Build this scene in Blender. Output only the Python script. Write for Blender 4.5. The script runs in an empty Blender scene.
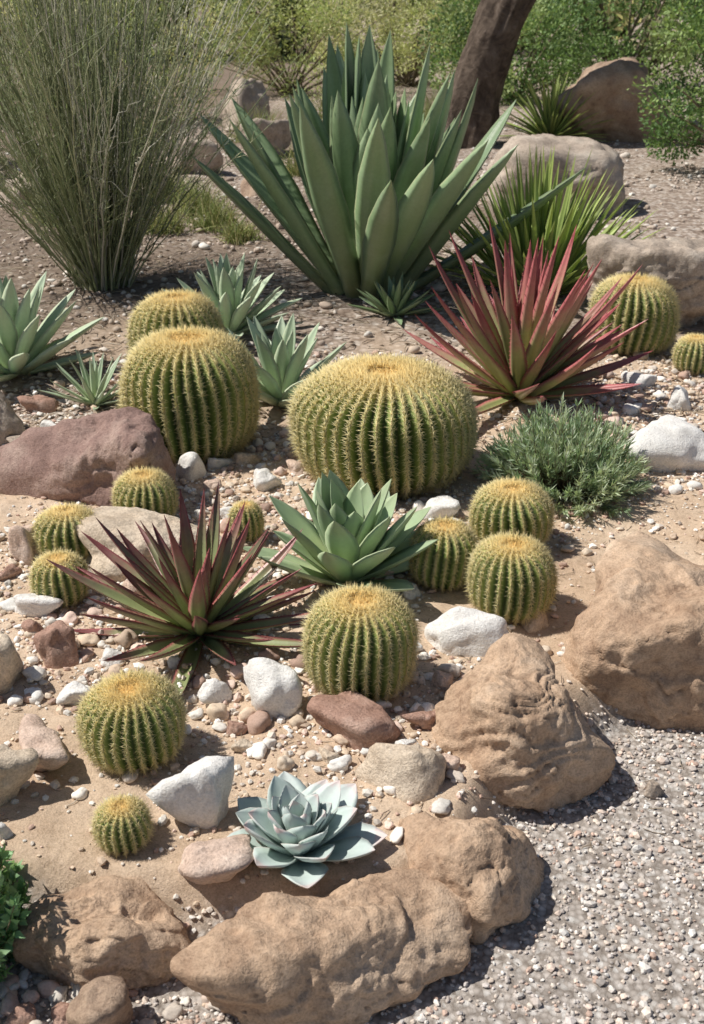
import bpy, math, random
import numpy as np
from mathutils import Vector

rng = np.random.default_rng(11)
R2D = math.radians

# ------------------------------------------------------------------ noise
def _hash(ix, iy, iz, seed):
    M = 0xffffffff
    h = (ix * 374761393 + iy * 668265263 + iz * 1442695041 + seed * 97531337) & M
    h = ((h ^ (h >> 13)) * 1274126177) & M
    h = h ^ (h >> 16)
    return h / 4294967295.0 * 2 - 1

def vnoise(p, seed=0):
    p = np.asarray(p, float)
    i = np.floor(p).astype(np.int64)
    f = p - i
    f = f * f * f * (f * (f * 6 - 15) + 10)
    out = 0
    for dx in (0, 1):
        wx = f[..., 0] if dx else 1 - f[..., 0]
        for dy in (0, 1):
            wy = f[..., 1] if dy else 1 - f[..., 1]
            for dz in (0, 1):
                wz = f[..., 2] if dz else 1 - f[..., 2]
                out = out + wx * wy * wz * _hash(i[..., 0] + dx, i[..., 1] + dy, i[..., 2] + dz, seed)
    return out

def fbm(p, octv=4, seed=0, gain=0.5, lac=2.07):
    a, t = 1.0, 0
    p = np.asarray(p, float)
    for o in range(octv):
        t = t + a * vnoise(p + 13.7 * o, seed + o)
        p = p * lac
        a *= gain
    return t

def sstep(a, b, x):
    t = np.clip((x - a) / (b - a), 0, 1)
    return t * t * (3 - 2 * t)

# ------------------------------------------------------------------ mesh builder
class MB:
    def __init__(self):
        self.v, self.f, self.c, self.n = [], [], [], 0
    def add(self, v, f, c, mi=0, smooth=True):
        v = np.asarray(v, float).reshape(-1, 3)
        c = np.asarray(c, float)
        if c.ndim == 1:
            c = np.tile(c, (len(v), 1))
        self.v.append(v); self.c.append(c)
        self.f.append((np.asarray(f, np.int64) + self.n, mi, smooth))
        self.n += len(v)
    def build(self, name, mats, loc=(0, 0, 0), rotz=0):
        me = bpy.data.meshes.new(name)
        V = np.concatenate(self.v)
        C = np.concatenate(self.c)
        me.vertices.add(len(V))
        me.vertices.foreach_set('co', V.astype(np.float32).ravel())
        loops = np.concatenate([f.ravel() for f, _, _ in self.f])
        ks = np.concatenate([np.full(len(f), f.shape[1]) for f, _, _ in self.f])
        mi = np.concatenate([np.full(len(f), m) for f, m, _ in self.f])
        sm = np.concatenate([np.full(len(f), s) for f, _, s in self.f])
        me.loops.add(len(loops))
        me.loops.foreach_set('vertex_index', loops.astype(np.int32))
        me.polygons.add(len(ks))
        st = np.concatenate([[0], np.cumsum(ks)[:-1]])
        me.polygons.foreach_set('loop_start', st.astype(np.int32))
        for m in mats:
            me.materials.append(m)
        me.polygons.foreach_set('material_index', mi.astype(np.int32))
        me.polygons.foreach_set('use_smooth', sm.astype(bool))
        me.update(calc_edges=True)
        a = me.attributes.new('col', 'FLOAT_COLOR', 'POINT')
        a.data.foreach_set('color', np.concatenate([C, np.ones((len(C), 1))], 1).astype(np.float32).ravel())
        me.validate()
        ob = bpy.data.objects.new(name, me)
        ob.location = loc
        ob.rotation_euler = (0, 0, rotz)
        bpy.context.scene.collection.objects.link(ob)
        return ob

# ------------------------------------------------------------------ material helpers
def new_mat(name, rough=0.8, spec=0.3):
    m = bpy.data.materials.new(name)
    m.use_nodes = True
    nt = m.node_tree
    b = nt.nodes['Principled BSDF']
    b.inputs['Roughness'].default_value = rough
    b.inputs['Specular IOR Level'].default_value = spec
    return m, nt, b

def N(nt, t, **kw):
    n = nt.nodes.new(t)
    for k, v in kw.items():
        setattr(n, k, v)
    return n

def noise_node(nt, scale, detail=5, rough=0.6, coord='Object', dist=0.0):
    tc = N(nt, 'ShaderNodeTexCoord')
    n = N(nt, 'ShaderNodeTexNoise')
    n.inputs['Scale'].default_value = scale
    n.inputs['Detail'].default_value = detail
    n.inputs['Roughness'].default_value = rough
    n.inputs['Distortion'].default_value = dist
    nt.links.new(tc.outputs[coord], n.inputs['Vector'])
    return n

def ramp(nt, fac, stops):
    r = N(nt, 'ShaderNodeValToRGB')
    e = r.color_ramp.elements
    while len(e) < len(stops):
        e.new(0.5)
    for i, (p, c) in enumerate(stops):
        e[i].position = p
        e[i].color = (*c, 1) if len(c) == 3 else c
    nt.links.new(fac, r.inputs['Fac'])
    return r.outputs['Color']

def mix(nt, fac, a, b, mode='MIX'):
    m = N(nt, 'ShaderNodeMix', data_type='RGBA', blend_type=mode)
    for sock, v in ((m.inputs[0], fac), (m.inputs[6], a), (m.inputs[7], b)):
        if isinstance(v, bpy.types.NodeSocket):
            nt.links.new(v, sock)
        elif isinstance(v, (int, float)):
            sock.default_value = v
        else:
            sock.default_value = (*v, 1)
    return m.outputs[2]

def math_n(nt, op, a, b=None):
    m = N(nt, 'ShaderNodeMath', operation=op)
    for i, v in enumerate((a, b)):
        if v is None: continue
        if isinstance(v, bpy.types.NodeSocket):
            nt.links.new(v, m.inputs[i])
        else:
            m.inputs[i].default_value = v
    return m.outputs[0]

def mrange(nt, v, a, b, c=0.0, d=1.0):
    m = N(nt, 'ShaderNodeMapRange')
    nt.links.new(v, m.inputs[0])
    for i, x in enumerate((a, b, c, d)):
        m.inputs[i + 1].default_value = x
    return m.outputs[0]

def bump(nt, bsdf, heights):
    prev = None
    for h, s, d in heights:
        b = N(nt, 'ShaderNodeBump')
        b.inputs['Strength'].default_value = s
        b.inputs['Distance'].default_value = d
        nt.links.new(h, b.inputs['Height'])
        if prev is not None:
            nt.links.new(prev, b.inputs['Normal'])
        prev = b.outputs['Normal']
    nt.links.new(prev, bsdf.inputs['Normal'])

def attr(nt):
    a = N(nt, 'ShaderNodeAttribute', attribute_name='col')
    s = N(nt, 'ShaderNodeSeparateColor')
    nt.links.new(a.outputs['Color'], s.inputs[0])
    return a.outputs['Color'], s.outputs[0], s.outputs[1], s.outputs[2]

def rock_mat(name, c1, c2, c3, sc=4, bumpd=0.006, k=1.0):
    m, nt, b = new_mat(name, 0.92, 0.15)
    _, crack, _, _ = attr(nt)
    n1 = noise_node(nt, sc, 8, 0.62)
    n2 = noise_node(nt, sc * 14, 6, 0.7)
    n3 = noise_node(nt, 190, 3, 0.6)
    c = ramp(nt, n1.outputs['Fac'], [(0.32, c1), (0.5, c2), (0.68, c3)])
    sp = ramp(nt, n2.outputs['Fac'], [(0.3, (0.66, 0.63, 0.60)), (0.5, (1, 1, 1)), (0.72, (1.2, 1.18, 1.14))])
    c = mix(nt, 0.85 * k, c, sp, 'MULTIPLY')
    sp2 = ramp(nt, n3.outputs['Fac'], [(0.3, (0.70, 0.68, 0.66)), (0.6, (1.14, 1.14, 1.14))])
    c = mix(nt, 0.7 * k, c, sp2, 'MULTIPLY')
    c = mix(nt, mrange(nt, crack, 0, 1, .0, .5), c, (c1[0] * .5, c1[1] * .47, c1[2] * .45))
    nt.links.new(c, b.inputs['Base Color'])
    bump(nt, b, [(n1.outputs['Fac'], 0.7, bumpd * 3), (n2.outputs['Fac'], 0.8, bumpd * 1.3), (n3.outputs['Fac'], 0.8, 0.003)])
    return m

SAND = rock_mat('sandstone', (0.33, 0.215, 0.145), (0.54, 0.39, 0.275), (0.66, 0.515, 0.39), 3.5, 0.006)
TAN = rock_mat('tan_stone', (0.50, 0.40, 0.30), (0.62, 0.52, 0.41), (0.70, 0.61, 0.50), 6, 0.003)
WHITE = rock_mat('white_stone', (0.68, 0.66, 0.62), (0.82, 0.80, 0.77), (0.86, 0.85, 0.82), 8, 0.004, .6)
REDR = rock_mat('red_stone', (0.29, 0.17, 0.125), (0.44, 0.28, 0.22), (0.54, 0.39, 0.32), 9, 0.004)
PURP = rock_mat('purple_stone', (0.18, 0.115, 0.10), (0.32, 0.215, 0.185), (0.45, 0.335, 0.285), 5, 0.007)
GREYR = rock_mat('grey_stone', (0.33, 0.27, 0.22), (0.48, 0.40, 0.33), (0.59, 0.52, 0.44), 4, 0.008)
PINK = rock_mat('pink_stone', (0.50, 0.37, 0.30), (0.66, 0.51, 0.42), (0.72, 0.60, 0.52), 8, 0.003)
BROWN = rock_mat('brown_stone', (0.28, 0.19, 0.14), (0.42, 0.31, 0.23), (0.52, 0.41, 0.32), 4, 0.008)

PEB, nt, b = new_mat('pebble', 0.85, 0.25)
c, _, _, _ = attr(nt)
n = noise_node(nt, 220, 4, 0.6)
nt.links.new(mix(nt, 0.6, c, ramp(nt, n.outputs['Fac'], [(0.3, (0.74, 0.72, 0.7)), (0.65, (1.15, 1.15, 1.15))]), 'MULTIPLY'), b.inputs['Base Color'])
bump(nt, b, [(n.outputs['Fac'], 0.4, 0.002)])

def plain_attr_mat(name, rough=0.7, trans=0.0, spec=0.3):
    m, nt, b = new_mat(name, rough, spec)
    c, _, _, _ = attr(nt)
    nt.links.new(c, b.inputs['Base Color'])
    if trans > 0:
        t = N(nt, 'ShaderNodeBsdfTranslucent')
        nt.links.new(mix(nt, 1.0, c, (1.25, 1.3, 0.75), 'MULTIPLY'), t.inputs['Color'])
        ms = N(nt, 'ShaderNodeMixShader')
        ms.inputs[0].default_value = trans
        out = nt.nodes['Material Output']
        nt.links.new(b.outputs[0], ms.inputs[1])
        nt.links.new(t.outputs[0], ms.inputs[2])
        nt.links.new(ms.outputs[0], out.inputs['Surface'])
    return m

FOL = plain_attr_mat('foliage', 0.55, 0.3)
TWIG = plain_attr_mat('twig', 0.8)
SPINE = plain_attr_mat('spine', 0.5, 0.3)

def leaf_mat(name, stops, edge, e0=0.86, e1=0.98, var=0.35, rough=0.45, streak=0.25, bloom=None, trans=0.0, jit=.12):
    m, nt, b = new_mat(name, rough, 0.4)
    _, s, w, r = attr(nt)
    nz = noise_node(nt, 9, 5, 0.65)
    s2 = math_n(nt, 'ADD', s, mrange(nt, nz.outputs['Fac'], 0.3, 0.7, -jit, jit))
    s2 = math_n(nt, 'ADD', s2, mrange(nt, r, 0, 1, -jit, jit))
    c = ramp(nt, s2, stops)
    ef = mrange(nt, w, e0, e1)
    c = mix(nt, ef, c, edge)
    br = mrange(nt, r, 0, 1, 1 - var, 1 + var)
    cb = N(nt, 'ShaderNodeCombineColor')
    for i in range(3): nt.links.new(br, cb.inputs[i])
    c = mix(nt, 1.0, c, cb.outputs[0], 'MULTIPLY')
    n2 = noise_node(nt, 60, 4, 0.7)
    if bloom:
        n3 = noise_node(nt, 5, 4, 0.6)
        c = mix(nt, mrange(nt, n3.outputs['Fac'], 0.4, 0.7, 0, 0.5), c, bloom)
    c = mix(nt, streak * 2, c, ramp(nt, n2.outputs['Fac'], [(0.3, (0.76, 0.76, 0.73)), (0.65, (1.12, 1.12, 1.1))]), 'MULTIPLY')
    nt.links.new(c, b.inputs['Base Color'])
    bump(nt, b, [(n2.outputs['Fac'], 0.18, 0.003)])
    if trans > 0:
        t = N(nt, 'ShaderNodeBsdfTranslucent')
        nt.links.new(c, t.inputs['Color'])
        ms = N(nt, 'ShaderNodeMixShader')
        ms.inputs[0].default_value = trans
        nt.links.new(b.outputs[0], ms.inputs[1])
        nt.links.new(t.outputs[0], ms.inputs[2])
        nt.links.new(ms.outputs[0], nt.nodes['Material Output'].inputs['Surface'])
    return m

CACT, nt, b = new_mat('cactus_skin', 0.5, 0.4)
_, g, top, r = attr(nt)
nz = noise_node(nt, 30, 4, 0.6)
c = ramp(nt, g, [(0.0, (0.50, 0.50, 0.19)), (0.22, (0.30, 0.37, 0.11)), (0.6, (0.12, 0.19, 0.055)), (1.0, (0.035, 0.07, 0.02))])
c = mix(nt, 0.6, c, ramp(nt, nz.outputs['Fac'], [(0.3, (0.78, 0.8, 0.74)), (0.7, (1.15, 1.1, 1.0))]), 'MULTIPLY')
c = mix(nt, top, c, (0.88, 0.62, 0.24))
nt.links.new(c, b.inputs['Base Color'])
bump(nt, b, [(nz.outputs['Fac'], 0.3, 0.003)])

# ------------------------------------------------------------------ terrain
EDGE = np.array([(-30, 3.5), (-6, 2.1), (-1.5, 1.80), (-.7, 1.72), (-.3, 1.69), (.1, 1.68), (.26, 1.84), (.38, 2.12),
                 (.58, 2.34), (.84, 2.54), (1.25, 2.98), (2.2, 3.8), (4, 5.2), (9, 8.5), (40, 20)], float)

def edge_dist(x, y):
    """positive = inside planting bed, negative = on the path"""
    best = np.full(x.shape, 1e9)
    for a, b_ in zip(EDGE[:-1], EDGE[1:]):
        ab = b_ - a
        t = np.clip(((x - a[0]) * ab[0] + (y - a[1]) * ab[1]) / (ab @ ab), 0, 1)
        d = np.hypot(x - a[0] - t * ab[0], y - a[1] - t * ab[1])
        best = np.minimum(best, d)
    ye = np.interp(x, EDGE[:, 0], EDGE[:, 1])
    return np.where(y > ye, best, -best)

def ground_z(x, y):
    x = np.asarray(x, float); y = np.asarray(y, float)
    d = edge_dist(x, y)
    P = np.stack([x, y, np.zeros_like(x)], -1)
    bed = sstep(-0.03, 0.09, d)
    z = -0.12 * (1 - bed)
    z = z + bed * (0.012 * fbm(P * 2.2, 3, 5) + 0.005 * fbm(P * 12, 3, 9)) + 0.003 * fbm(P * 9, 2, 3)
    far = sstep(14, 60, y)
    z = z + far * 0.5 * fbm(P * 0.05, 2, 8)
    return z

def axis(lo, hi, step, ext_lo, ext_hi, g=1.12):
    a = list(np.arange(lo, hi, step))
    s, v = step, lo
    left = []
    while v > ext_lo:
        s *= g; v -= s; left.append(v)
    s, v = step, a[-1]
    right = []
    while v < ext_hi:
        s *= g; v += s; right.append(v)
    return np.array(left[::-1] + a + right)

xs = axis(-1.7, 2.0, 0.013, -300, 300)
ys = axis(1.2, 5.2, 0.014, -60, 500, 1.07)
X, Y = np.meshgrid(xs, ys)
Z = ground_z(X, Y)
dd = edge_dist(X, Y)
Pn = np.stack([X, Y, 0 * X], -1)
path_m = 1 - sstep(-0.02, 0.06, dd + 0.03 * fbm(Pn * 6, 2, 31))
mulch = sstep(3.9, 5.4, Y + 0.9 * fbm(Pn * 0.9, 3, 21) - 0.5 * np.clip(X, 0, 1.5))
litter = sstep(-0.1, 0.6, fbm(Pn * 0.7, 3, 77) - 0.45 * (X - 0.3)) * sstep(4.3, 5.2, Y)
nx, ny = len(xs), len(ys)
idx = np.arange(nx * ny).reshape(ny, nx)
F = np.stack([idx[:-1, :-1], idx[:-1, 1:], idx[1:, 1:], idx[1:, :-1]], -1).reshape(-1, 4)
mb = MB()
mb.add(np.stack([X, Y, Z], -1), F, np.stack([path_m, mulch, litter], -1).reshape(-1, 3))
GR, nt, b = new_mat('soil_and_gravel', 0.95, 0.1)
_, pm, mu, li = attr(nt)
na = noise_node(nt, 2.5, 8, 0.65)
nb = noise_node(nt, 45, 8, 0.75)
nc_ = noise_node(nt, 260, 4, 0.7)
sand = ramp(nt, na.outputs['Fac'], [(0.3, (0.56, 0.41, 0.29)), (0.5, (0.68, 0.525, 0.39)), (0.7, (0.76, 0.615, 0.48))])
sand = mix(nt, 0.9, sand, ramp(nt, nb.outputs['Fac'], [(0.3, (0.70, 0.67, 0.63)), (0.5, (1, 1, 1)), (0.7, (1.12, 1.12, 1.1))]), 'MULTIPLY')
sand = mix(nt, 0.7, sand, ramp(nt, nc_.outputs['Fac'], [(0.32, (0.64, 0.62, 0.58)), (0.6, (1.1, 1.1, 1.1))]), 'MULTIPLY')
def vor(scale):
    tc = N(nt, 'ShaderNodeTexCoord')
    v = N(nt, 'ShaderNodeTexVoronoi')
    v.inputs['Scale'].default_value = scale
    nt.links.new(tc.outputs['Object'], v.inputs['Vector'])
    s = N(nt, 'ShaderNodeSeparateColor')
    nt.links.new(v.outputs['Color'], s.inputs[0])
    return v.outputs['Distance'], s.outputs[0]
vd, vc = vor(75)
grav = ramp(nt, vc, [(0, (0.42, 0.37, 0.33)), (0.35, (0.55, 0.49, 0.44)), (0.7, (0.66, 0.60, 0.55)), (1, (0.78, 0.75, 0.71))])
grav = mix(nt, 1.0, grav, ramp(nt, vd, [(0.2, (1, 1, 1)), (0.75, (0.55, 0.53, 0.51))]), 'MULTIPLY')
vd2, vc2 = vor(32)
mul = ramp(nt, vc2, [(0, (0.30, 0.23, 0.185)), (0.4, (0.45, 0.365, 0.30)), (0.75, (0.57, 0.48, 0.41)), (1, (0.68, 0.62, 0.56))])
mul = mix(nt, 1.0, mul, ramp(nt, vd2, [(0.2, (1, 1, 1)), (0.8, (0.5, 0.47, 0.45))]), 'MULTIPLY')
mul = mix(nt, math_n(nt, 'MULTIPLY', li, 0.8), mul, ramp(nt, nb.outputs['Fac'], [(0.35, (0.08, 0.06, 0.045)), (0.6, (0.27, 0.205, 0.155))]))
c = mix(nt, mu, sand, mul)
c = mix(nt, pm, c, grav)
nt.links.new(c, b.inputs['Base Color'])
bump(nt, b, [(nb.outputs['Fac'], 0.8, 0.010), (nc_.outputs['Fac'], 0.6, 0.003)])
mb.build('ground', [GR])

# ------------------------------------------------------------------ ico cache
import bmesh
_ico = {}
def ico(l):
    if l not in _ico:
        bm = bmesh.new()
        bmesh.ops.create_icosphere(bm, subdivisions=l, radius=1.0)
        _ico[l] = (np.array([v.co[:] for v in bm.verts]), np.array([[v.index for v in f.verts] for f in bm.faces]))
        bm.free()
    return _ico[l]

def rock(name, x, y, w, d, h, rot, seed, mat, zb=None, p=8, lvl=5, rough=1.0, npl=12, tilt=0.0, crack=1.0):
    D, Fc = ico(lvl)
    r = np.random.default_rng(seed)
    n = r.normal(size=(npl, 3)); n /= np.linalg.norm(n, axis=1)[:, None]
    n = np.concatenate([n, [[0.1, 0.05, 1], [0, 0, -1]]])
    n /= np.linalg.norm(n, axis=1)[:, None]
    ds = np.concatenate([r.uniform(0.68, 1.0, npl), [0.80, 0.8]])
    dot = np.clip(D @ n.T / ds, 0, None)
    rad = (dot ** p).sum(1) ** (-1 / p)
    co = D * rad[:, None]
    co += D * (0.12 * fbm(co * 1.3 + seed, 2, seed))[:, None]
    mn, mx = co.min(0), co.max(0)
    co = (co - (mn + mx) / 2) / (mx - mn) * 2
    co *= np.array([w, d, h]) / 2
    s = (w + d + h) / 6
    q = co / s
    nrm = D / np.array([w, d, h]); nrm /= np.linalg.norm(nrm, axis=1)[:, None]
    q2 = q + .25 * np.stack([vnoise(q * 2, seed + 20), vnoise(q * 2, seed + 21), vnoise(q * 2, seed + 22)], -1)
    cf = np.exp(-(np.abs(fbm(q2 * np.array([.8, .8, 1.7]) + seed * 1.7, 2, seed + 31)) / .018) ** 2) * crack
    led = fbm(q2 * np.array([.8, .8, 1.7]) + seed, 1, seed + 41) * 2.2
    led = (led - np.floor(led)); led = sstep(.0, .85, led) - sstep(.85, 1, led)
    co += nrm * s * (rough * .07 * fbm(q * 2.0 + seed, 2, seed + 3) - rough * .036 * np.abs(fbm(q * 3.6 + 3 * seed, 3, seed + 7))
                     - rough * .030 * sstep(.35, .75, fbm(q * 5 + seed * 2, 2, seed + 9)) + rough * .012 * fbm(q * 14, 4, seed + 5)
                     + rough * .040 * crack * led - .035 * cf)[:, None]
    if tilt:
        ct, st = math.cos(tilt), math.sin(tilt)
        co = co @ np.array([[ct, 0, -st], [0, 1, 0], [st, 0, ct]])
    if zb is None:
        zb = float(ground_z(np.array([x]), np.array([y]))[0]) - 0.22 * h
    mbr = MB()
    mbr.add(co, Fc, np.stack([cf, cf, cf], 1))
    return mbr.build(name, [mat], (x, y, zb + h / 2), rot)

# border sandstone boulders
rock('sandstone_boulder', 0.80, 2.62, 0.60, 0.58, 0.47, 0.35, 3, SAND, -0.25, 14, 6, 1, 15)
rock('sandstone_boulder', 0.380, 2.23, 0.41, 0.36, 0.40, 0.5, 8, SAND, -0.22, 14, 6, 1, 15)
rock('sandstone_boulder', -0.045, 1.625, 0.60, 0.32, 0.27, 0.20, 19, SAND, -0.21, 13, 6, 1, 15)
rock('sandstone_boulder', 0.26, 1.85, 0.38, 0.29, 0.26, 0.75, 22, SAND, -0.20, 11, 6, 1, 14)
rock('sandstone_boulder', -0.475, 1.655, 0.34, 0.21, 0.22, 0.05, 3, SAND, -0.20, 11, 6, 1, 13)
rock('sandstone_boulder', 1.40, 3.14, 0.55, 0.45, 0.38, 0.9, 44, SAND, -0.18, 12, 5, 1, 14)
rock('sandstone_boulder', -0.98, 1.76, 0.38, 0.28, 0.25, 0.3, 47, SAND, -0.17, 12, 5, 1, 14)
# large stones in and behind the bed
rock('purple_boulder', -0.96, 3.57, 0.72, 0.40, 0.36, 0.10, 63, PURP, -0.08, 8, 6, .9)
rock('grey_boulder', -1.42, 4.1, 0.34, 0.26, 0.28, 0.3, 52, GREYR, -0.04)
rock('tan_flat_stone', -0.60, 3.10, 0.46, 0.30, 0.17, 0.15, 53, TAN, -0.03, 8, 6, .6, crack=.4)
rock('brown_boulder', 2.66, 12.9, 1.25, 0.9, 0.92, 0.2, 54, BROWN, -0.1, 9, 5)
rock('grey_boulder', 1.54, 8.85, 1.12, 0.8, 0.64, 0.1, 71, GREYR, -0.1, 10, 5)
rock('brown_boulder', 1.56, 5.75, 0.78, 0.55, 0.52, 0.2, 58, GREYR, -0.08, 9, 6)
rock('grey_boulder', -1.45, 10.6, 0.55, 0.5, 0.4, 0.4, 57, GREYR)
rock('grey_boulder', -0.85, 11.8, 0.6, 0.5, 0.45, 1.4, 58, GREYR)
rock('grey_boulder', -1.3, 14.0, 0.9, 0.6, 0.7, 1.4, 59, GREYR)
rock('grey_boulder', -0.75, 9.6, 0.4, 0.35, 0.28, 1.9, 60, BROWN)
rock('grey_boulder', -2.6, 9.2, 0.5, 0.45, 0.3, 1.9, 61, GREYR)
rock('grey_boulder', 3.6, 12.6, 0.6, 0.5, 0.3, 0.9, 62, GREYR)

stones = [  # name, x, y, w, d, h, mat
 ('white_flat_stone', 1.20, 3.84, .42, .36, .19, WHITE), ('white_stone', .32, 2.62, .25, .17, .14, WHITE),
 ('white_stone', -.19, 2.32, .145, .13, .17, WHITE), ('white_stone', -.335, 1.93, .14, .15, .18, WHITE),
 ('cream_stone', .095, 2.03, .21, .13, .12, TAN), ('pink_stone', -.27, 1.775, .155, .13, .09, PINK),
 ('red_stone', .0, 2.20, .22, .15, .10, REDR), ('red_stone', .165, 2.24, .08, .08, .06, REDR),
 ('white_stone', -.56, 3.72, .12, .10, .13, WHITE), ('white_stone', -.335, 2.36, .085, .07, .07, WHITE),
 ('white_stone', -.87, 2.80, .15, .10, .08, WHITE), ('red_stone', -.76, 2.55, .12, .11, .12, REDR),
 ('white_stone', -.62, 2.53, .06, .05, .05, WHITE), ('tan_stone', -.90, 2.42, .17, .16, .20, TAN),
 ('pink_stone', -.68, 2.10, .17, .15, .12, PINK), ('tan_stone', -.74, 1.98, .15, .13, .15, TAN),
 ('brown_stone', -.455, 1.48, .12, .11, .12, BROWN), ('tan_stone', -.385, 1.43, .06, .06, .06, PINK),
 ('white_stone', -.68, 2.36, .085, .07, .06, WHITE), ('brown_stone', -.98, 3.08, .09, .08, .15, PINK),
 ('white_stone', -.29, 3.64, .10, .08, .09, WHITE), ('white_stone', 1.34, 4.44, .11, .09, .12, WHITE),
 ('grey_stone', 1.24, 4.74, .15, .08, .07, WHITE), ('tan_stone', .50, 2.72, .08, .06, .06, TAN),
 ('grey_stone', .70, 2.14, .05, .05, .05, GREYR), ('white_stone', -.47, 3.84, .10, .07, .06, WHITE),
 ('tan_stone', -.38, 3.86, .09, .07, .06, TAN), ('white_stone', -.40, 3.40, .07, .05, .045, WHITE),
 ('grey_stone', -1.25, 4.02, .12, .09, .06, GREYR), ('white_stone', -.98, 3.30, .08, .07, .04, WHITE),
 ('red_stone', -1.28, 4.45, .16, .1, .08, REDR), ('white_stone', 1.62, 5.2, .12, .1, .08, WHITE),
 ('white_stone', .29, 3.40, .13, .10, .08, WHITE), ('white_stone', .52, 3.46, .08, .06, .05, WHITE),
 ('tan_stone', .21, 2.08, .06, .05, .04, PINK), ('tan_stone', -.52, 1.50, .05, .05, .05, REDR),
 ('red_stone', -.60, 1.50, .06, .05, .05, REDR), ('tan_stone', -.20, 1.84, .05, .04, .03, PINK),
 ('tan_stone', -.3, 1.46, .05, .05, .04, PINK), ('white_stone', .10, 2.86, .08, .06, .05, TAN),
 ('red_stone', -.86, 2.68, .06, .05, .05, REDR), ('white_stone', .17, 2.86, .06, .05, .05, WHITE),
 ('tan_stone', .11, 2.42, .05, .04, .04, WHITE), ('tan_stone', -.25, 2.16, .05, .04, .03, TAN),
 ('tan_stone', -1.12, 3.95, .10, .08, .07, TAN), ('white_stone', -1.16, 4.15, .09, .08, .06, WHITE),
 ('tan_stone', -.62, 2.88, .07, .05, .05, PINK), ('white_stone', .12, 2.14, .05, .04, .035, WHITE),
 ('tan_stone', -.16, 3.46, .08, .06, .05, TAN), ('tan_stone', 1.0, 4.3, .08, .06, .05, PINK),
 ('red_stone', -1.0, 2.98, .07, .06, .05, REDR), ('white_stone', -.72, 1.86, .05, .04, .04, WHITE),
 ('pink_stone', -.20, 3.78, .08, .07, .05, PINK), ('white_stone', -.66, 3.60, .07, .06, .05, WHITE),
 ('tan_stone', -.48, 3.62, .07, .05, .05, PINK), ('white_stone', -.05, 2.10, .05, .04, .035, TAN),
 ('red_stone', -.27, 2.24, .05, .045, .04, REDR), ('tan_stone', .22, 2.40, .06, .05, .045, PINK),
]
for i, (nm, x, y, w, d, h, m) in enumerate(stones):
    rock(nm, x, y, w, d, h, rng.uniform(-.4, .4), 100 + i, m, None, 8, 4, 0.8, 10, crack=.3)

# ------------------------------------------------------------------ pebbles
def pebbles(name, pts, size, pal, lvl=1, smooth=False, sink=0.25):
    D, Fc = ico(lvl)
    K = 30
    if lvl == 1:
        sh = np.stack([D * (1 + rng.uniform(-.2, .2, (len(D), 1))) for _ in range(K)])
    else:
        sh = np.stack([D * (1 + .32 * fbm(D * 1.1 + 7 * k, 2, k)[:, None]) for k in range(K)])
    n = len(pts)
    V = sh[rng.integers(0, K, n)]
    sc = np.stack([rng.uniform(.75, 1.2, n), rng.uniform(.6, 1, n), rng.uniform(.4, .8, n)], 1) * size[:, None] / 2
    V = V * sc[:, None, :]
    a = rng.uniform(0, 2 * np.pi, n); t = rng.normal(0, .3, n)
    ca, sa, ct, st = np.cos(a), np.sin(a), np.cos(t), np.sin(t)
    x = V[..., 0]; y = V[..., 1] * ct[:, None] - V[..., 2] * st[:, None]; z = V[..., 1] * st[:, None] + V[..., 2] * ct[:, None]
    V = np.stack([x * ca[:, None] - y * sa[:, None], x * sa[:, None] + y * ca[:, None], z], -1)
    zz = ground_z(pts[:, 0], pts[:, 1]) + size * (.3 - sink * .5)
    if pts.shape[1] == 3: zz = zz + pts[:, 2]
    V += np.stack([pts[:, 0], pts[:, 1], zz], 1)[:, None, :]
    nv = len(D)
    Fa = (Fc[None] + (np.arange(n) * nv)[:, None, None]).reshape(-1, 3)
    pal = np.array(pal)
    C = pal[rng.integers(0, len(pal), n)] * rng.uniform(.78, 1.18, (n, 1))
    m = MB()
    m.add(V.reshape(-1, 3), Fa, np.repeat(C, nv, 0), 0, smooth)
    return m.build(name, [PEB])

PAL_PATH = [(.66, .59, .52), (.54, .48, .44), (.74, .69, .64), (.67, .55, .47), (.80, .77, .73), (.42, .38, .35), (.72, .61, .52), (.60, .55, .52), (.60, .44, .36)]
PAL_BED = [(.70, .59, .47), (.80, .75, .68), (.60, .47, .36), (.84, .82, .78), (.50, .35, .28), (.67, .54, .41), (.62, .55, .48), (.70, .54, .46), (.82, .78, .72)]
PAL_BACK = [(.50, .41, .34), (.60, .50, .43), (.68, .61, .54), (.41, .33, .27), (.54, .44, .35), (.74, .70, .64)]
n = 56000
p = np.stack([rng.uniform(-1.3, 2.3, n), rng.uniform(.95, 3.8, n)], 1)
p = p[edge_dist(p[:, 0], p[:, 1]) < 0.03]
p3 = np.concatenate([p, rng.uniform(-.001, .002, (len(p), 1))], 1)
pebbles('path_gravel', p3, rng.lognormal(math.log(.0092), .38, len(p)).clip(.004, .028), PAL_PATH, 1)

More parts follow.
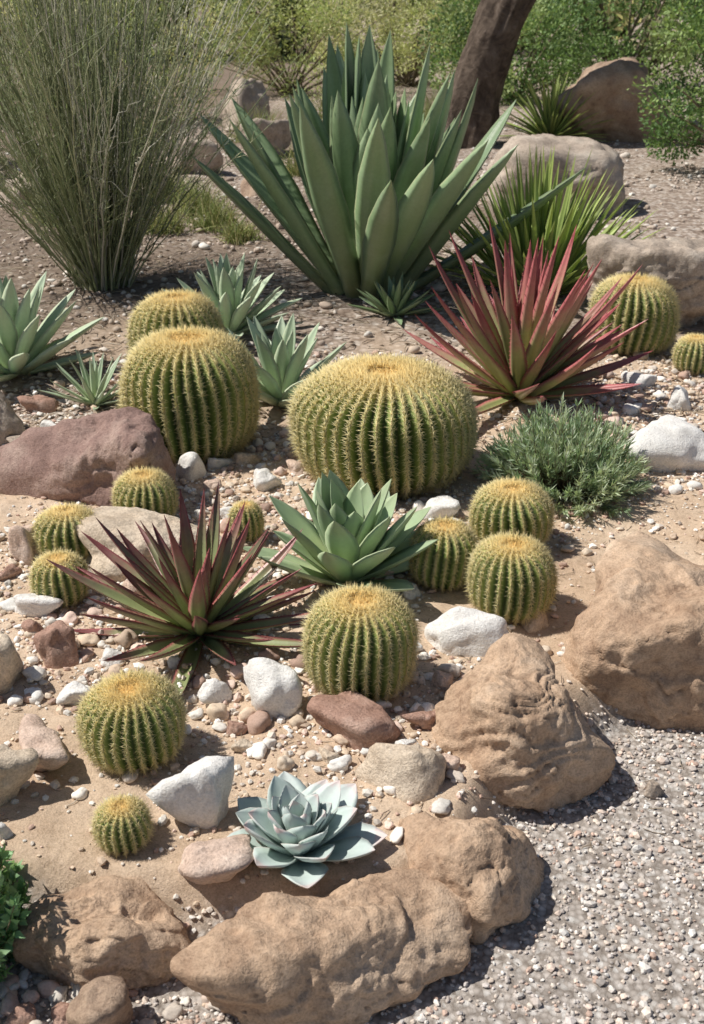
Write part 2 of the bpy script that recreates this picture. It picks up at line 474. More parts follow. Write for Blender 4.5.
CL = ((-.05, 2.2, .28), (.15, 2.35, .22), (-.45, 3.72, .32), (-.8, 2.6, .3), (-.5, 2.92, .4), (.1, 3.35, .28), (-.3, 2.5, .28), (.35, 3.42, .22), (-.8, 3.1, .3), (1.1, 4.3, .4), (-1.2, 4.1, .3))
n = 56000
p = np.stack([rng.uniform(-1.7, 2.0, n), rng.uniform(1.6, 5.2, n)], 1)
q = np.concatenate([p, np.zeros((n, 1))], 1)
dens = sstep(-.4, .8, fbm(q * 2.3, 3, 41)) * .95 + .14
for cx, cy, rr in CL:
    dens += .8 * np.exp(-((p[:, 0] - cx) ** 2 + (p[:, 1] - cy) ** 2) / rr ** 2)
keep = (rng.uniform(0, 1, n) < dens) & (edge_dist(p[:, 0], p[:, 1]) > .03)
p = p[keep]
pebbles('bed_grit', p, rng.lognormal(math.log(.0088), .55, len(p)).clip(.003, .032), PAL_BED, 1)
n = 6800
p = np.stack([rng.uniform(-1.7, 2.0, n), rng.uniform(1.75, 5.2, n)], 1)
q = np.concatenate([p, np.zeros((n, 1))], 1)
dens = sstep(-.1, .9, fbm(q * 2.3, 3, 41)) * .55 + .06
for cx, cy, rr in CL:
    dens += .55 * np.exp(-((p[:, 0] - cx) ** 2 + (p[:, 1] - cy) ** 2) / rr ** 2)
keep = (rng.uniform(0, 1, n) < dens) & (edge_dist(p[:, 0], p[:, 1]) > .08)
p = p[keep]
pebbles('bed_pebbles', p, rng.lognormal(math.log(.025), .40, len(p)).clip(.013, .068), PAL_BED, 3, True)
n = 15000
p = np.stack([rng.uniform(-5, 6, n), rng.uniform(4.4, 15, n)], 1)
q = np.concatenate([p, np.zeros((n, 1))], 1)
keep = (rng.uniform(0, 1, n) < sstep(-.6, .6, fbm(q * 1.2, 3, 91)) * sstep(4.2, 5.6, p[:, 1]) + .1) & (edge_dist(p[:, 0], p[:, 1]) > .1)
p = p[keep]
pebbles('bed_gravel', p, rng.lognormal(math.log(.026), .45, len(p)).clip(.012, .10), PAL_BACK, 2, True)
n = 150
p = np.stack([rng.uniform(-.8, -.22, n), rng.uniform(1.36, 1.62, n)], 1)
pebbles('path_pebbles', p, rng.uniform(.015, .045, n), PAL_BED + PAL_PATH, 3, True)

# ------------------------------------------------------------------ spines / stems / leaves
def spines(m, B, D, L, Rr, C, mi):
    D = D / np.linalg.norm(D, axis=1)[:, None]
    up = np.where(np.abs(D[:, 2:3]) > .9, np.array([[1., 0, 0]]), np.array([[0., 0, 1]]))
    u = np.cross(D, up); u /= np.linalg.norm(u, axis=1)[:, None]
    w = np.cross(D, u)
    n = len(B)
    V = np.zeros((n, 4, 3))
    for k in range(3):
        a = k * 2 * math.pi / 3
        V[:, k] = B + (u * math.cos(a) + w * math.sin(a)) * Rr[:, None]
    V[:, 3] = B + D * L[:, None]
    f = np.array([[0, 1, 3], [1, 2, 3], [2, 0, 3]])
    Fa = (f[None] + (np.arange(n) * 4)[:, None, None]).reshape(-1, 3)
    m.add(V.reshape(-1, 3), Fa, np.repeat(C, 4, 0), mi, True)

def stems(m, P, Rr, C, mi, sides=3):
    """P (n,k,3) polylines, Rr (n,k) radii, C (n,3)"""
    n, k, _ = P.shape
    D = P[:, -1] - P[:, 0]; D /= np.linalg.norm(D, axis=1)[:, None]
    up = np.where(np.abs(D[:, 2:3]) > .8, np.array([[1., 0, 0]]), np.array([[0., 0, 1]]))
    u = np.cross(D, up); u /= np.linalg.norm(u, axis=1)[:, None]
    w = np.cross(D, u)
    V = np.zeros((n, k, sides, 3))
    for s in range(sides):
        a = s * 2 * math.pi / sides
        V[:, :, s] = P + (u * math.cos(a) + w * math.sin(a))[:, None] * Rr[..., None]
    f = []
    for i in range(k - 1):
        for s in range(sides):
            s2 = (s + 1) % sides
            f.append([i * sides + s, i * sides + s2, (i + 1) * sides + s2, (i + 1) * sides + s])
    f = np.array(f)
    Fa = (f[None] + (np.arange(n) * k * sides)[:, None, None]).reshape(-1, 4)
    m.add(V.reshape(-1, 3), Fa, np.repeat(C, k * sides, 0), mi, True)

def leaflets(m, B, D, L, W, C, mi):
    D = D / np.linalg.norm(D, axis=1)[:, None]
    n = len(B)
    r = rng.normal(size=(n, 3))
    u = np.cross(D, r); u /= np.linalg.norm(u, axis=1)[:, None]
    w = np.cross(D, u)
    V = np.zeros((n, 6, 3))
    L = L[:, None]; W = W[:, None]
    V[:, 0] = B
    V[:, 1] = B + D * L * .45 + u * W * .5 + w * W * .12
    V[:, 2] = B + D * L * .5 - w * W * .05
    V[:, 3] = B + D * L * .45 - u * W * .5 + w * W * .12
    V[:, 4] = B + D * L - w * L * .08
    V[:, 5] = B + D * L * .5
    f = np.array([[0, 1, 4, 2], [0, 2, 4, 3]])
    Fa = (f[None] + (np.arange(n) * 6)[:, None, None]).reshape(-1, 4)
    m.add(V.reshape(-1, 3), Fa, np.repeat(C, 6, 0), mi, True)

def barrel(x, y, r, h, ribs, seed, spl=.024, sp=.016, srad=.0010, e=.82, lean=(0, 0)):
    rg = np.random.default_rng(seed)
    nth, per = 56, 8
    th = np.linspace(0.0, math.pi * .94, nth)
    def prof(th):
        ct = np.cos(th)
        rho = r * np.sin(th) ** e
        z = h * (.5 + .5 * np.sign(ct) * np.abs(ct) ** (e * .95))
        z = z - .06 * h * np.exp(-(rho / (.30 * r)) ** 2) * (th < 1.6)
        return rho, z
    nph = ribs * per
    ph = np.arange(nph) * 2 * math.pi / nph
    TH, PH = np.meshgrid(th, ph, indexing='ij')
    rho, z = prof(TH)
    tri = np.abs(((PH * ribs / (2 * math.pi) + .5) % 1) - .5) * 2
    dep = .15 * np.clip(np.sin(TH), 0, 1) ** .6
    wob = .035 * np.sin(3 * TH + seed)
    lump = 1 + .05 * fbm(np.stack([np.cos(PH) * 1.5, np.sin(PH) * 1.5, TH], -1) + seed, 2, seed)
    fac = (1 - dep * tri ** 1.0) * lump
    z = z - h * .02 * tri * (TH < 1.0)
    V = np.stack([rho * fac * np.cos(PH + wob), rho * fac * np.sin(PH + wob), z], -1)
    top = np.exp(-(rho / (.30 * r)) ** 4) * (TH < 1.5)
    top = np.maximum(top, .65 * np.exp(-(rho / (.62 * r)) ** 4) * (TH < 1.5))
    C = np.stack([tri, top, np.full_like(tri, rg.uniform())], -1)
    ii = np.arange(nth * nph).reshape(nth, nph)
    Fa = np.stack([ii[:-1], ii[1:], np.roll(ii, -1, 1)[1:], np.roll(ii, -1, 1)[:-1]], -1).reshape(-1, 4)
    m = MB()
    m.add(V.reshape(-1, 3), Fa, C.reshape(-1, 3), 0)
    tt = np.linspace(.02, math.pi * .86, 600)
    rr, zz = prof(tt)
    arc = np.concatenate([[0], np.cumsum(np.hypot(np.diff(rr), np.diff(zz)))])
    Bs, Ds, Ls, Cs = [], [], [], []
    for k in range(ribs):
        p0 = k * 2 * math.pi / ribs
        s = np.arange(rg.uniform(.4, 1) * sp + .10 * r, arc[-1], sp)
        s = s + rg.normal(0, sp * .1, len(s))
        tk = np.interp(s, arc, tt)
        a, zc = prof(tk)
        a2, z2 = prof(tk + .02)
        T = np.stack([a2 - a, z2 - zc], 1); T /= np.linalg.norm(T, axis=1)[:, None]
        pk = p0 + .035 * np.sin(3 * tk + seed)
        er = np.stack([np.cos(pk), np.sin(pk), 0 * pk], 1)
        et = np.stack([-np.sin(pk), np.cos(pk), 0 * pk], 1)
        ez = np.array([[0, 0, 1.]])
        lf = 1 + .05 * fbm(np.stack([np.cos(0 * tk + p0) * 1.5, np.sin(0 * tk + p0) * 1.5, tk], -1) + seed, 2, seed)
        B0 = er * (a * lf)[:, None] + ez * zc[:, None]
        Tm = er * T[:, :1] + ez * T[:, 1:]
        Nn = er * (-T[:, 1:]) + ez * T[:, :1]
        Nn = np.where((Nn * (er * .6 + ez * .1)).sum(1, keepdims=True) < 0, -Nn, Nn)
        nsp = 15
        for j in range(nsp):
            aa = j * 2 * math.pi / (nsp - 4) + rg.uniform(0, .5)
            if j < nsp - 4:
                d = Nn * .5 + Tm * math.cos(aa) + et * math.sin(aa)
            else:
                d = Nn * 1.3 + Tm * (.7, -.4, .1, .4)[j % 4]
            d = d + rg.normal(0, .24, d.shape)
            Bs.append(B0); Ds.append(d)
            Ls.append(rg.uniform(.55, 1.1, len(s)) * spl * (1.0 if j < nsp - 4 else 1.2))
            sh = rg.uniform(.8, 1.06, (len(s), 1))
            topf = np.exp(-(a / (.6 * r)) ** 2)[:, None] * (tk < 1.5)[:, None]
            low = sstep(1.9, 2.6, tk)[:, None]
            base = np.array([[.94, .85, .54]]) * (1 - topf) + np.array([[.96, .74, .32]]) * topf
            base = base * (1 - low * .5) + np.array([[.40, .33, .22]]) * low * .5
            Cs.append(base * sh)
    nw = 900
    a = rg.uniform(0, 2 * math.pi, nw); q = r * .34 * np.sqrt(rg.uniform(0, 1, nw))
    tq = np.interp(q, rr[:250], tt[:250])
    _, zq = prof(tq)
    Bs.append(np.stack([q * np.cos(a), q * np.sin(a), zq - .002], 1))
    Ds.append(np.stack([np.cos(a) * .5, np.sin(a) * .5, np.full(nw, 1.)], 1) + rg.normal(0, .5, (nw, 3)))
    Ls.append(rg.uniform(.35, .8, nw) * spl)
    Cs.append(np.array([[.96, .71, .30]]) * rg.uniform(.78, 1.03, (nw, 1)))
    B_, D_, L_, C_ = map(np.concatenate, (Bs, Ds, Ls, Cs))
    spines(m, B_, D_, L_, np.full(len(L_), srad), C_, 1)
    gz = float(ground_z(np.array([x]), np.array([y]))[0])
    ob = m.build('golden_barrel_cactus', [CACT, SPINE], (x, y, gz - .05 * h))
    ob.rotation_euler = (lean[0], lean[1], rg.uniform(0, 6))
    return ob

barrel(.108, 3.76, .312, .42, 40, 1, .030, .0155, .0016)
barrel(-.600, 4.03, .248, .46, 34, 2, .028, .0155, .0016, .78)
barrel(-.73, 4.70, .192, .42, 28, 3, .028, .0155, .0017)
barrel(1.30, 5.23, .194, .345, 28, 4, .028, .0155, .0017, .8, (0, .05))
barrel(1.52, 4.91, .090, .16, 20, 5, .020, .013, .0013)
barrel(-.66, 3.34, .095, .165, 22, 6, .018, .0108, .0011, .82, (0, -.03))
barrel(-.86, 3.12, .099, .15, 22, 7, .018, .0108, .0011, .86, (.03, .05))
barrel(-.825, 2.86, .076, .14, 18, 8, .017, .0104, .0011, .75)
barrel(.495, 3.20, .122, .20, 24, 9, .019, .0110, .0011, .84, (0, .04))
barrel(.442, 2.80, .115, .215, 24, 10, .019, .0110, .0010, .78)
barrel(.260, 2.95, .092, .19, 20, 11, .018, .0110, .0011, .76, (.03, -.04))
barrel(.02, 2.40, .131, .256, 28, 12, .019, .0106, .0009, .79)
barrel(-.492, 2.15, .112, .190, 26, 13, .018, .0102, .0009, .82, (0, -.04))
barrel(-.468, 1.855, .055, .096, 18, 14, .014, .0086, .0008, .8)
barrel(-.330, 3.24, .050, .12, 16, 15, .014, .009, .0010, .8)

PR_AG = ([0, .12, .5, .7, .88, .97, 1], [.8, .68, 1, .88, .48, .13, .01])
PR_NA = ([0, .2, .45, .7, .9, 1], [1, .85, .85, .6, .25, .01])
PR_EC = ([0, .2, .5, .66, .84, .95, 1], [.5, .6, .95, 1, .66, .25, .02])
PR_SP = ([0, .12, .35, .6, .85, 1], [.9, .82, 1, .80, .36, .01])

def leaf(m, base, az, el0, el1, L, W, prof, fold, thick, mi, rnd, nseg=14, lat=0., teeth=0, tmi=1, tcol=(.3, .08, .05), curvep=1.4, twist=0.):
    s = np.linspace(0, 1, nseg + 1)
    el = el0 + (el1 - el0) * s ** curvep
    azs = az + lat * s ** 1.5
    ds = L / nseg
    H = np.stack([np.cos(azs), np.sin(azs), 0 * s], 1)
    T = H * np.cos(el)[:, None] + np.array([[0, 0, 1.]]) * np.sin(el)[:, None]
    P = np.array(base)[None] + np.concatenate([np.zeros((1, 3)), np.cumsum((T[1:] + T[:-1]) / 2 * ds, 0)])
    Nn = -H * np.sin(el)[:, None] + np.array([[0, 0, 1.]]) * np.cos(el)[:, None]
    B = np.stack([-np.sin(azs), np.cos(azs), 0 * s], 1)
    if twist:
        tw = twist * s
        B, Nn = B * np.cos(tw)[:, None] + Nn * np.sin(tw)[:, None], -B * np.sin(tw)[:, None] + Nn * np.cos(tw)[:, None]
    hw = W / 2 * np.interp(s, *prof)
    wsT = np.array([-1, -.6, -.25, 0, .25, .6, 1])
    wsB = np.array([.6, 0, -.6])
    ws = np.concatenate([wsT, wsB])
    tk = thick * np.interp(s, [0, .3, .9, 1], [1.2, 1, .5, .05])
    up = fold * hw[:, None] * np.abs(ws)[None] ** 1.6
    up[:, 7:] -= tk[:, None] * (1 - wsB ** 2)[None]
    side = hw[:, None] * ws[None] * (1 - .12 * fold)
    V = P[:, None] + B[:, None] * side[..., None] + Nn[:, None] * up[..., None]
    k = len(ws)
    C = np.stack([np.repeat(s[:, None], k, 1), np.repeat(np.abs(ws)[None], nseg + 1, 0), np.full((nseg + 1, k), rnd)], -1)
    ii = np.arange((nseg + 1) * k).reshape(nseg + 1, k)
    j2 = np.roll(ii, -1, 1)
    Fa = np.stack([ii[:-1], j2[:-1], j2[1:], ii[1:]], -1).reshape(-1, 4)
    m.add(V.reshape(-1, 3), Fa, C.reshape(-1, 3), mi)
    if teeth:
        st = np.linspace(.08, .93, teeth)
        for sg, col in ((-1, 0), (1, 6)):
            ep = np.stack([np.interp(st, s, V[:, col, c]) for c in range(3)], 1)
            bb = np.stack([np.interp(st, s, B[:, c]) for c in range(3)], 1) * sg
            tt_ = np.stack([np.interp(st, s, T[:, c]) for c in range(3)], 1)
            spines(m, ep - bb * .001, bb + tt_ * .35, np.full(teeth, W * .09), np.full(teeth, W * .025), np.tile(tcol, (teeth, 1)), tmi)

def rosette(name, x, y, n, Lo, Li, W, elo, ehi, prof, fold, thick, mat, curve, seed, teeth=0, tcol=(.3, .08, .05),
            jit=.08, zoff=0., core=.04, curvep=1.4, latj=.15, Wi=None, nseg=14, twist=.0, epow=1., az0=0., ljit=.12):
    r = np.random.default_rng(seed)
    m = MB()
    for i in range(n):
        f = i / (n - 1)
        az = az0 + i * math.radians(137.508) + r.normal(0, .09)
        el = elo + (ehi - elo) * f ** epow + r.normal(0, jit)
        L = (Lo + (Li - Lo) * f) * r.uniform(1 - ljit * 1.3, 1 + ljit)
        w = (W + ((Wi if Wi else W) - W) * f) * r.uniform(.88, 1.08)
        b0 = (math.cos(az) * core * (1 - f * .8), math.sin(az) * core * (1 - f * .8), zoff * f)
        c = curve * (1 - .6 * f) + r.normal(0, .06)
        leaf(m, b0, az, el, el + c, L, w, prof, fold, thick, 0, r.uniform(), nseg, r.normal(0, latj), teeth, 1, tcol, curvep, r.normal(0, twist) if twist else 0)
    gz = float(ground_z(np.array([x]), np.array([y]))[0])
    return m.build(name, [mat, TWIG], (x, y, gz - .004))

M_AGAVE = leaf_mat('agave_leaf', [(0.0, (.28, .31, .15)), (.15, (.20, .27, .13)), (.6, (.21, .305, .155)), (1, (.27, .36, .20))], (.40, .43, .25), .92, 1.0, .24, .32, .2, (.29, .38, .26))
M_REDA = leaf_mat('red_agave_leaf', [(0.0, (.42, .46, .18)), (.44, (.38, .40, .18)), (.62, (.43, .28, .19)), (.84, (.44, .16, .15)), (1, (.32, .08, .09))], (.50, .15, .16), .66, .98, .28, .36, .22, None, trans=.12)
M_DARKA = leaf_mat('maroon_agave_leaf', [(0.0, (.44, .50, .22)), (.46, (.33, .38, .18)), (.66, (.29, .27, .16)), (.85, (.28, .13, .12)), (1, (.18, .06, .06))], (.36, .10, .11), .66, .98, .28, .36, .22, None, trans=.10)
M_GREENS = leaf_mat('green_agave_leaf', [(0.0, (.60, .66, .34)), (.3, (.52, .64, .36)), (.75, (.42, .55, .33)), (1, (.44, .52, .32))], (.62, .70, .46), .88, 1.0, .12, .42, .1, (.52, .62, .46), trans=.18)
M_BLUE = leaf_mat('echeveria_leaf', [(0.0, (.52, .60, .44)), (.3, (.45, .54, .48)), (.8, (.48, .57, .54)), (.95, (.52, .56, .54)), (1, (.60, .46, .44))], (.66, .62, .58), .93, 1.0, .14, .5, .1, (.56, .63, .62))
M_GREYA = leaf_mat('grey_agave_leaf', [(0.0, (.48, .56, .32)), (.5, (.40, .51, .33)), (1, (.42, .50, .36))], (.58, .62, .44), .85, 1.0, .18, .45, .15, (.48, .57, .44))
M_YUC = leaf_mat('strap_leaf', [(0.0, (.54, .58, .22)), (.4, (.42, .54, .18)), (1, (.54, .62, .22))], (.50, .60, .22), .8, 1.0, .30, .4, .2, trans=.4)

rosette('giant_agave', .08, 6.40, 64, 1.22, 1.12, .195, R2D(38), R2D(86), PR_AG, .36, .032, M_AGAVE, R2D(7), 5, 0, core=.20, zoff=.10, jit=.09, latj=.08, nseg=20, epow=.66, twist=.15, ljit=.16)
rosette('red_agave', .70, 4.57, 60, .60, .60, .074, R2D(2), R2D(82), PR_SP, .6, .009, M_REDA, R2D(12), 6, 16, (.42, .12, .11), core=.05, zoff=.05, jit=.13, latj=.18, twist=.35, epow=.85, ljit=.18)
rosette('maroon_agave', -.41, 2.67, 54, .39, .35, .052, R2D(-2), R2D(76), PR_SP, .6, .006, M_DARKA, R2D(12), 7, 16, (.32, .09, .09), core=.035, zoff=.03, jit=.13, latj=.18, twist=.35, epow=.9, ljit=.18)
rosette('green_agave', -.01, 2.94, 36, .31, .26, .108, R2D(10), R2D(80), PR_AG, .30, .010, M_GREENS, R2D(12), 8, 0, core=.035, zoff=.05, jit=.07, latj=.10, epow=.85, az0=.6)
rosette('blue_echeveria', -.108, 1.835, 36, .166, .085, .098, R2D(12), R2D(80), PR_EC, .32, .014, M_BLUE, R2D(12), 9, 0, core=.022, zoff=.04, jit=.05, latj=.06, Wi=.050, nseg=18, epow=1.0)
rosette('grey_agave', -.29, 4.50, 28, .36, .32, .085, R2D(12), R2D(80), PR_AG, .45, .008, M_GREYA, R2D(10), 21, 0, core=.03, zoff=.03)
rosette('grey_agave', -.60, 5.5, 34, .38, .36, .08, R2D(12), R2D(82), PR_AG, .5, .008, M_GREYA, R2D(8), 22, 0, core=.04, zoff=.03)
rosette('green_agave', -1.50, 4.90, 34, .40, .42, .095, R2D(10), R2D(80), PR_AG, .5, .010, M_GREYA, R2D(8), 23, 0, core=.04, zoff=.04)
rosette('grey_agave', -1.06, 4.50, 28, .22, .20, .034, R2D(8), R2D(80), PR_NA, .5, .004, M_GREYA, R2D(6), 24, 0, core=.03, zoff=.03)
rosette('strap_leaf_yucca', 1.06, 6.50, 170, .54, .68, .046, R2D(22), R2D(88), PR_NA, .4, .003, M_YUC, R2D(-6), 25, 0, core=.26, zoff=.04, jit=.13, latj=.2, nseg=10)
rosette('desert_spoon', 2.10, 12.7, 120, .6, .62, .05, R2D(10), R2D(80), PR_NA, .5, .003, M_YUC, R2D(-15), 26, 0, core=.08, zoff=.06, jit=.12, latj=.2, nseg=8)
rosette('grey_agave', -2.3, 5.9, 30, .40, .36, .08, R2D(12), R2D(82), PR_AG, .5, .008, M_GREYA, R2D(8), 28, 0, core=.04, zoff=.03)
rosette('low_agave', .22, 5.85, 30, .22, .18, .05, R2D(5), R2D(75), PR_SP, .5, .006, M_AGAVE, R2D(8), 31, 0, core=.05, zoff=.02)

# ------------------------------------------------------------------ fine-leaved shrubs
def sprig_shrub(name, x, y, rad, h, nst, nl, ll, lw, cols, seed, up=.6, spread=.5, lo=.45):
    r = np.random.default_rng(seed)
    m = MB()
    a = r.uniform(0, 2 * math.pi, nst); ph = np.arccos(r.uniform(0.02, 1, nst))
    tips = np.stack([rad * np.sin(ph) * np.cos(a), rad * np.sin(ph) * np.sin(a), h * np.cos(ph)], 1) * r.uniform(.75, 1.12, (nst, 1))
    roots = tips * np.array([[.25, .25, 0]]) * r.uniform(.3, 1, (nst, 1))
    k = 6
    t = np.linspace(0, 1, k)[None, :, None]
    mid = roots + (tips - roots) * np.array([[.75, .75, .35]])
    P = roots[:, None] * (1 - t) ** 2 + 2 * mid[:, None] * t * (1 - t) + tips[:, None] * t ** 2
    stems(m, P, np.linspace(.003, .0012, k)[None].repeat(nst, 0), np.tile((.20, .16, .10), (nst, 1)), 1)
    tt = r.uniform(lo, 1.0, (nst, nl))
    i = np.arange(nst)[:, None].repeat(nl, 1)
    T3 = tt[..., None]
    B = roots[i] * (1 - T3) ** 2 + 2 * mid[i] * T3 * (1 - T3) + tips[i] * T3 ** 2
    tan = 2 * (1 - T3) * (mid - roots)[i] + 2 * T3 * (tips - mid)[i]
    tan /= np.linalg.norm(tan, axis=2, keepdims=True) + 1e-9
    D = tan * up + r.normal(0, spread, B.shape)
    cols = np.array(cols)
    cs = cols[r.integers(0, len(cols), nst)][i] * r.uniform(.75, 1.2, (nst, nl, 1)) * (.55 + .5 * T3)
    nn = nst * nl
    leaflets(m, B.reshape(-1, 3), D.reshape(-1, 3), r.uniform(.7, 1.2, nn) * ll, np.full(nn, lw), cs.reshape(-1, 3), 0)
    gz = float(ground_z(np.array([x]), np.array([y]))[0])
    return m.build(name, [FOL, TWIG], (x, y, gz))

sprig_shrub('rosemary_shrub', .725, 3.62, .270, .26, 440, 38, .038, .0050, [(.48, .57, .40), (.58, .65, .49), (.34, .45, .29)], 1, 1.1, .38)
sprig_shrub('leafy_succulent_shrub', -.78, 1.63, .17, .40, 150, 34, .028, .015, [(.24, .42, .20), (.33, .50, .28), (.19, .35, .16)], 2)

def broom(name, x, y, n, Lr, spread, seed, cols):
    r = np.random.default_rng(seed)
    m = MB()
    k = 8
    def fam(B, az, tilt, L, R0, R1, C):
        n = len(az)
        t = np.linspace(0, 1, k)
        tl = tilt[:, None] + r.normal(0, .12, (n, 1)) * t[None] + .12 * t[None] ** 2
        az2 = az[:, None] + r.normal(0, .25, (n, 1)) * t[None]
        T = np.stack([np.sin(tl) * np.cos(az2), np.sin(tl) * np.sin(az2), np.cos(tl)], -1)
        st = T * (L / (k - 1))[:, None, None]
        P = B[:, None] + np.concatenate([np.zeros((n, 1, 3)), np.cumsum(st[:, 1:], 1)], 1)
        P[:, 1:-1] += r.normal(0, .008, P[:, 1:-1].shape)
        stems(m, P, np.linspace(R0, R1, k)[None].repeat(n, 0), C, 0)
        return P, tl, az2
    az = r.uniform(0, 2 * math.pi, n)
    tilt = np.abs(r.normal(0, spread, n)).clip(0, .72) * r.uniform(.8, 1, n)
    cols = np.array(cols)
    C = cols[r.integers(0, len(cols), n)] * r.uniform(.7, 1.2, (n, 1))
    B = np.stack([np.cos(az) * .16 * r.uniform(0, 1, n), np.sin(az) * .16 * r.uniform(0, 1, n), np.zeros(n)], 1)
    L = r.uniform(*Lr, n) * (1 - .35 * (tilt / .72) ** 2)
    P, tl, a2 = fam(B, az, tilt, L, .0048, .0018, C)
    for rep in range(5):
        ki = r.integers(2, k - 1, n)
        b = P[np.arange(n), ki]
        fam(b, a2[:, 3] + r.normal(0, 1.0, n), np.clip(tl[:, 3] + r.normal(0, .38, n), 0, 1.1), r.uniform(.15, .45, n), .0026, .0012, C * .95)
    nl = n * 7
    i = r.integers(0, n, nl); ki = r.integers(2, k, nl)
    leaflets(m, P[i, ki] + r.normal(0, .03, (nl, 3)), np.stack([r.normal(0, .5, nl), r.normal(0, .5, nl), np.ones(nl)], 1), r.uniform(.02, .05, nl), np.full(nl, .006), np.array([[.28, .34, .18]]) * r.uniform(.6, 1.2, (nl, 1)), 1)
    return m.build(name, [TWIG, FOL], (x, y, -.01))

broom('broom_shrub', -1.42, 6.5, 480, (1.3, 2.4), .42, 3, [(.36, .40, .23), (.46, .47, .29), (.27, .32, .16), (.64, .61, .50), (.22, .25, .13)])

# ------------------------------------------------------------------ bushes and trees
def bush(name, x, y, rx, ry, h, nleaf, ll, lw, cols, seed, clumps=26, z0=0., mb_=None):
    r = np.random.default_rng(seed)
    m = mb_ or MB()
    a = r.uniform(0, 2 * math.pi, clumps); q = np.sqrt(r.uniform(0, 1, clumps))
    cz = r.uniform(.12, .95, clumps)
    wd = np.sqrt(np.clip(1 - (cz - .35) ** 2 * 1.6, .1, 1))
    cc = np.stack([np.cos(a) * q * rx * wd, np.sin(a) * q * ry * wd, z0 + cz * h], 1)
    cr = r.uniform(.16, .34, clumps) * min(rx, h)
    i = r.integers(0, clumps, nleaf)
    d = r.normal(size=(nleaf, 3)); d /= np.linalg.norm(d, axis=1)[:, None]
    rad = r.uniform(.35, 1.1, nleaf) ** .6
    P = cc[i] + d * (rad * cr[i])[:, None] * np.array([[1.1, 1.1, .9]])
    P[:, 2] = np.maximum(P[:, 2], .02)
    D = d + np.array([[0, 0, .4]]) + r.normal(0, .6, (nleaf, 3))
    cols = np.array(cols)
    cb = cols[r.integers(0, len(cols), clumps)] * r.uniform(.7, 1.25, (clumps, 1))
    C = cb[i] * r.uniform(.7, 1.25, (nleaf, 1))
    off = np.array([[x, y, 0]]) if mb_ else 0
    leaflets(m, P + off, D, r.uniform(.6, 1.25, nleaf) * ll, np.full(nleaf, lw), C, 0)
    k = 6
    t = np.linspace(0, 1, k)[None, :, None]
    root = np.stack([r.normal(0, .06 * rx, clumps), r.normal(0, .06 * ry, clumps), np.full(clumps, z0 * .9 - .02)], 1)
    mid = (root + cc) / 2 + np.stack([0 * a, 0 * a, .15 * h + 0 * a], 1) * .5
    S = root[:, None] * (1 - t) ** 2 + 2 * mid[:, None] * t * (1 - t) + cc[:, None] * t ** 2
    stems(m, S + off, np.linspace(.018, .006, k)[None].repeat(clumps, 0) * (h / 1.5), np.tile((.2, .16, .11), (clumps, 1)), 1, 4)
    if mb_: return None
    return m.build(name, [FOL, TWIG], (x, y, 0))

G1 = [(.15, .25, .09), (.22, .33, .12), (.11, .19, .07)]
G2 = [(.46, .50, .22), (.57, .58, .30), (.37, .44, .19), (.63, .60, .37)]
G3 = [(.26, .36, .15), (.36, .44, .20), (.19, .28, .11)]
bush('green_shrub', 3.62, 10.4, .98, .8, 1.75, 13000, .05, .024, G1 + [(.28, .38, .14)], 1, 34)
bush('green_shrub', 4.6, 13.0, 1.3, 1.1, 2.1, 12000, .06, .03, G1, 2, 34)
bush('green_shrub', 2.3, 17.2, 1.3, 1.0, 1.3, 12000, .065, .03, G3 + G1, 3, 30)
bush('green_shrub', 4.2, 19.0, 1.8, 1.2, 2.4, 12000, .08, .04, G1 + G3, 4, 34)
bush('yellow_green_shrub', -3.4, 14.6, 1.7, 1.2, 1.6, 12000, .07, .02, G2, 5, 34)
bush('yellow_green_shrub', -.9, 18.2, 1.9, 1.2, 1.3, 12000, .07, .02, G2, 6, 34)
bush('yellow_green_shrub', .9, 19.6, 1.6, 1.2, 1.4, 12000, .07, .02, G2, 7, 34)
bush('green_shrub', -3.9, 10.4, 1.1, .9, 1.3, 11000, .055, .02, G3, 8, 30)
bush('yellow_green_shrub', -6.0, 16, 1.9, 1.4, 2.0, 11000, .08, .03, G2 + G3, 9, 30)
bush('green_shrub', 7.2, 15, 1.8, 1.4, 2.3, 11000, .08, .035, G1, 10, 30)
tm = MB()
r = np.random.default_rng(44)
for k in range(38):
    bx = -38 + k * 2.05 + r.normal(0, .8)
    by = r.uniform(26, 38) + abs(bx) * .1
    bush('x', bx, by, r.uniform(2.2, 3.4), 2, r.uniform(2.5, 6.5), 3600, .28, .13, G2 + G3 if r.uniform() < .7 else G1 + G3, 200 + k, 26, 0., tm)
tm.build('background_trees', [FOL, TWIG])

def tuft(x, y, n, L, seed, cols):
    r = np.random.default_rng(seed)
    m = MB()
    a = r.uniform(0, 2 * math.pi, n); tl = np.abs(r.normal(0, .6, n)); LL = r.uniform(.4, 1.1, n) * L
    k = 5; t = np.linspace(0, 1, k)
    t2 = tl[:, None] + .5 * t[None] ** 2
    T = np.stack([np.sin(t2) * np.cos(a)[:, None], np.sin(t2) * np.sin(a)[:, None], np.cos(t2)], -1) * (LL / (k - 1))[:, None, None]
    B = np.stack([r.normal(0, L * .3, n), r.normal(0, L * .3, n), np.zeros(n)], 1)
    P = B[:, None] + np.concatenate([np.zeros((n, 1, 3)), np.cumsum(T[:, 1:], 1)], 1)
    cols = np.array(cols)
    stems(m, P, np.linspace(.004, .001, k)[None].repeat(n, 0), cols[r.integers(0, len(cols), n)] * r.uniform(.7, 1.2, (n, 1)), 0)
    return m.build('grass_tuft', [FOL], (x, y, 0))
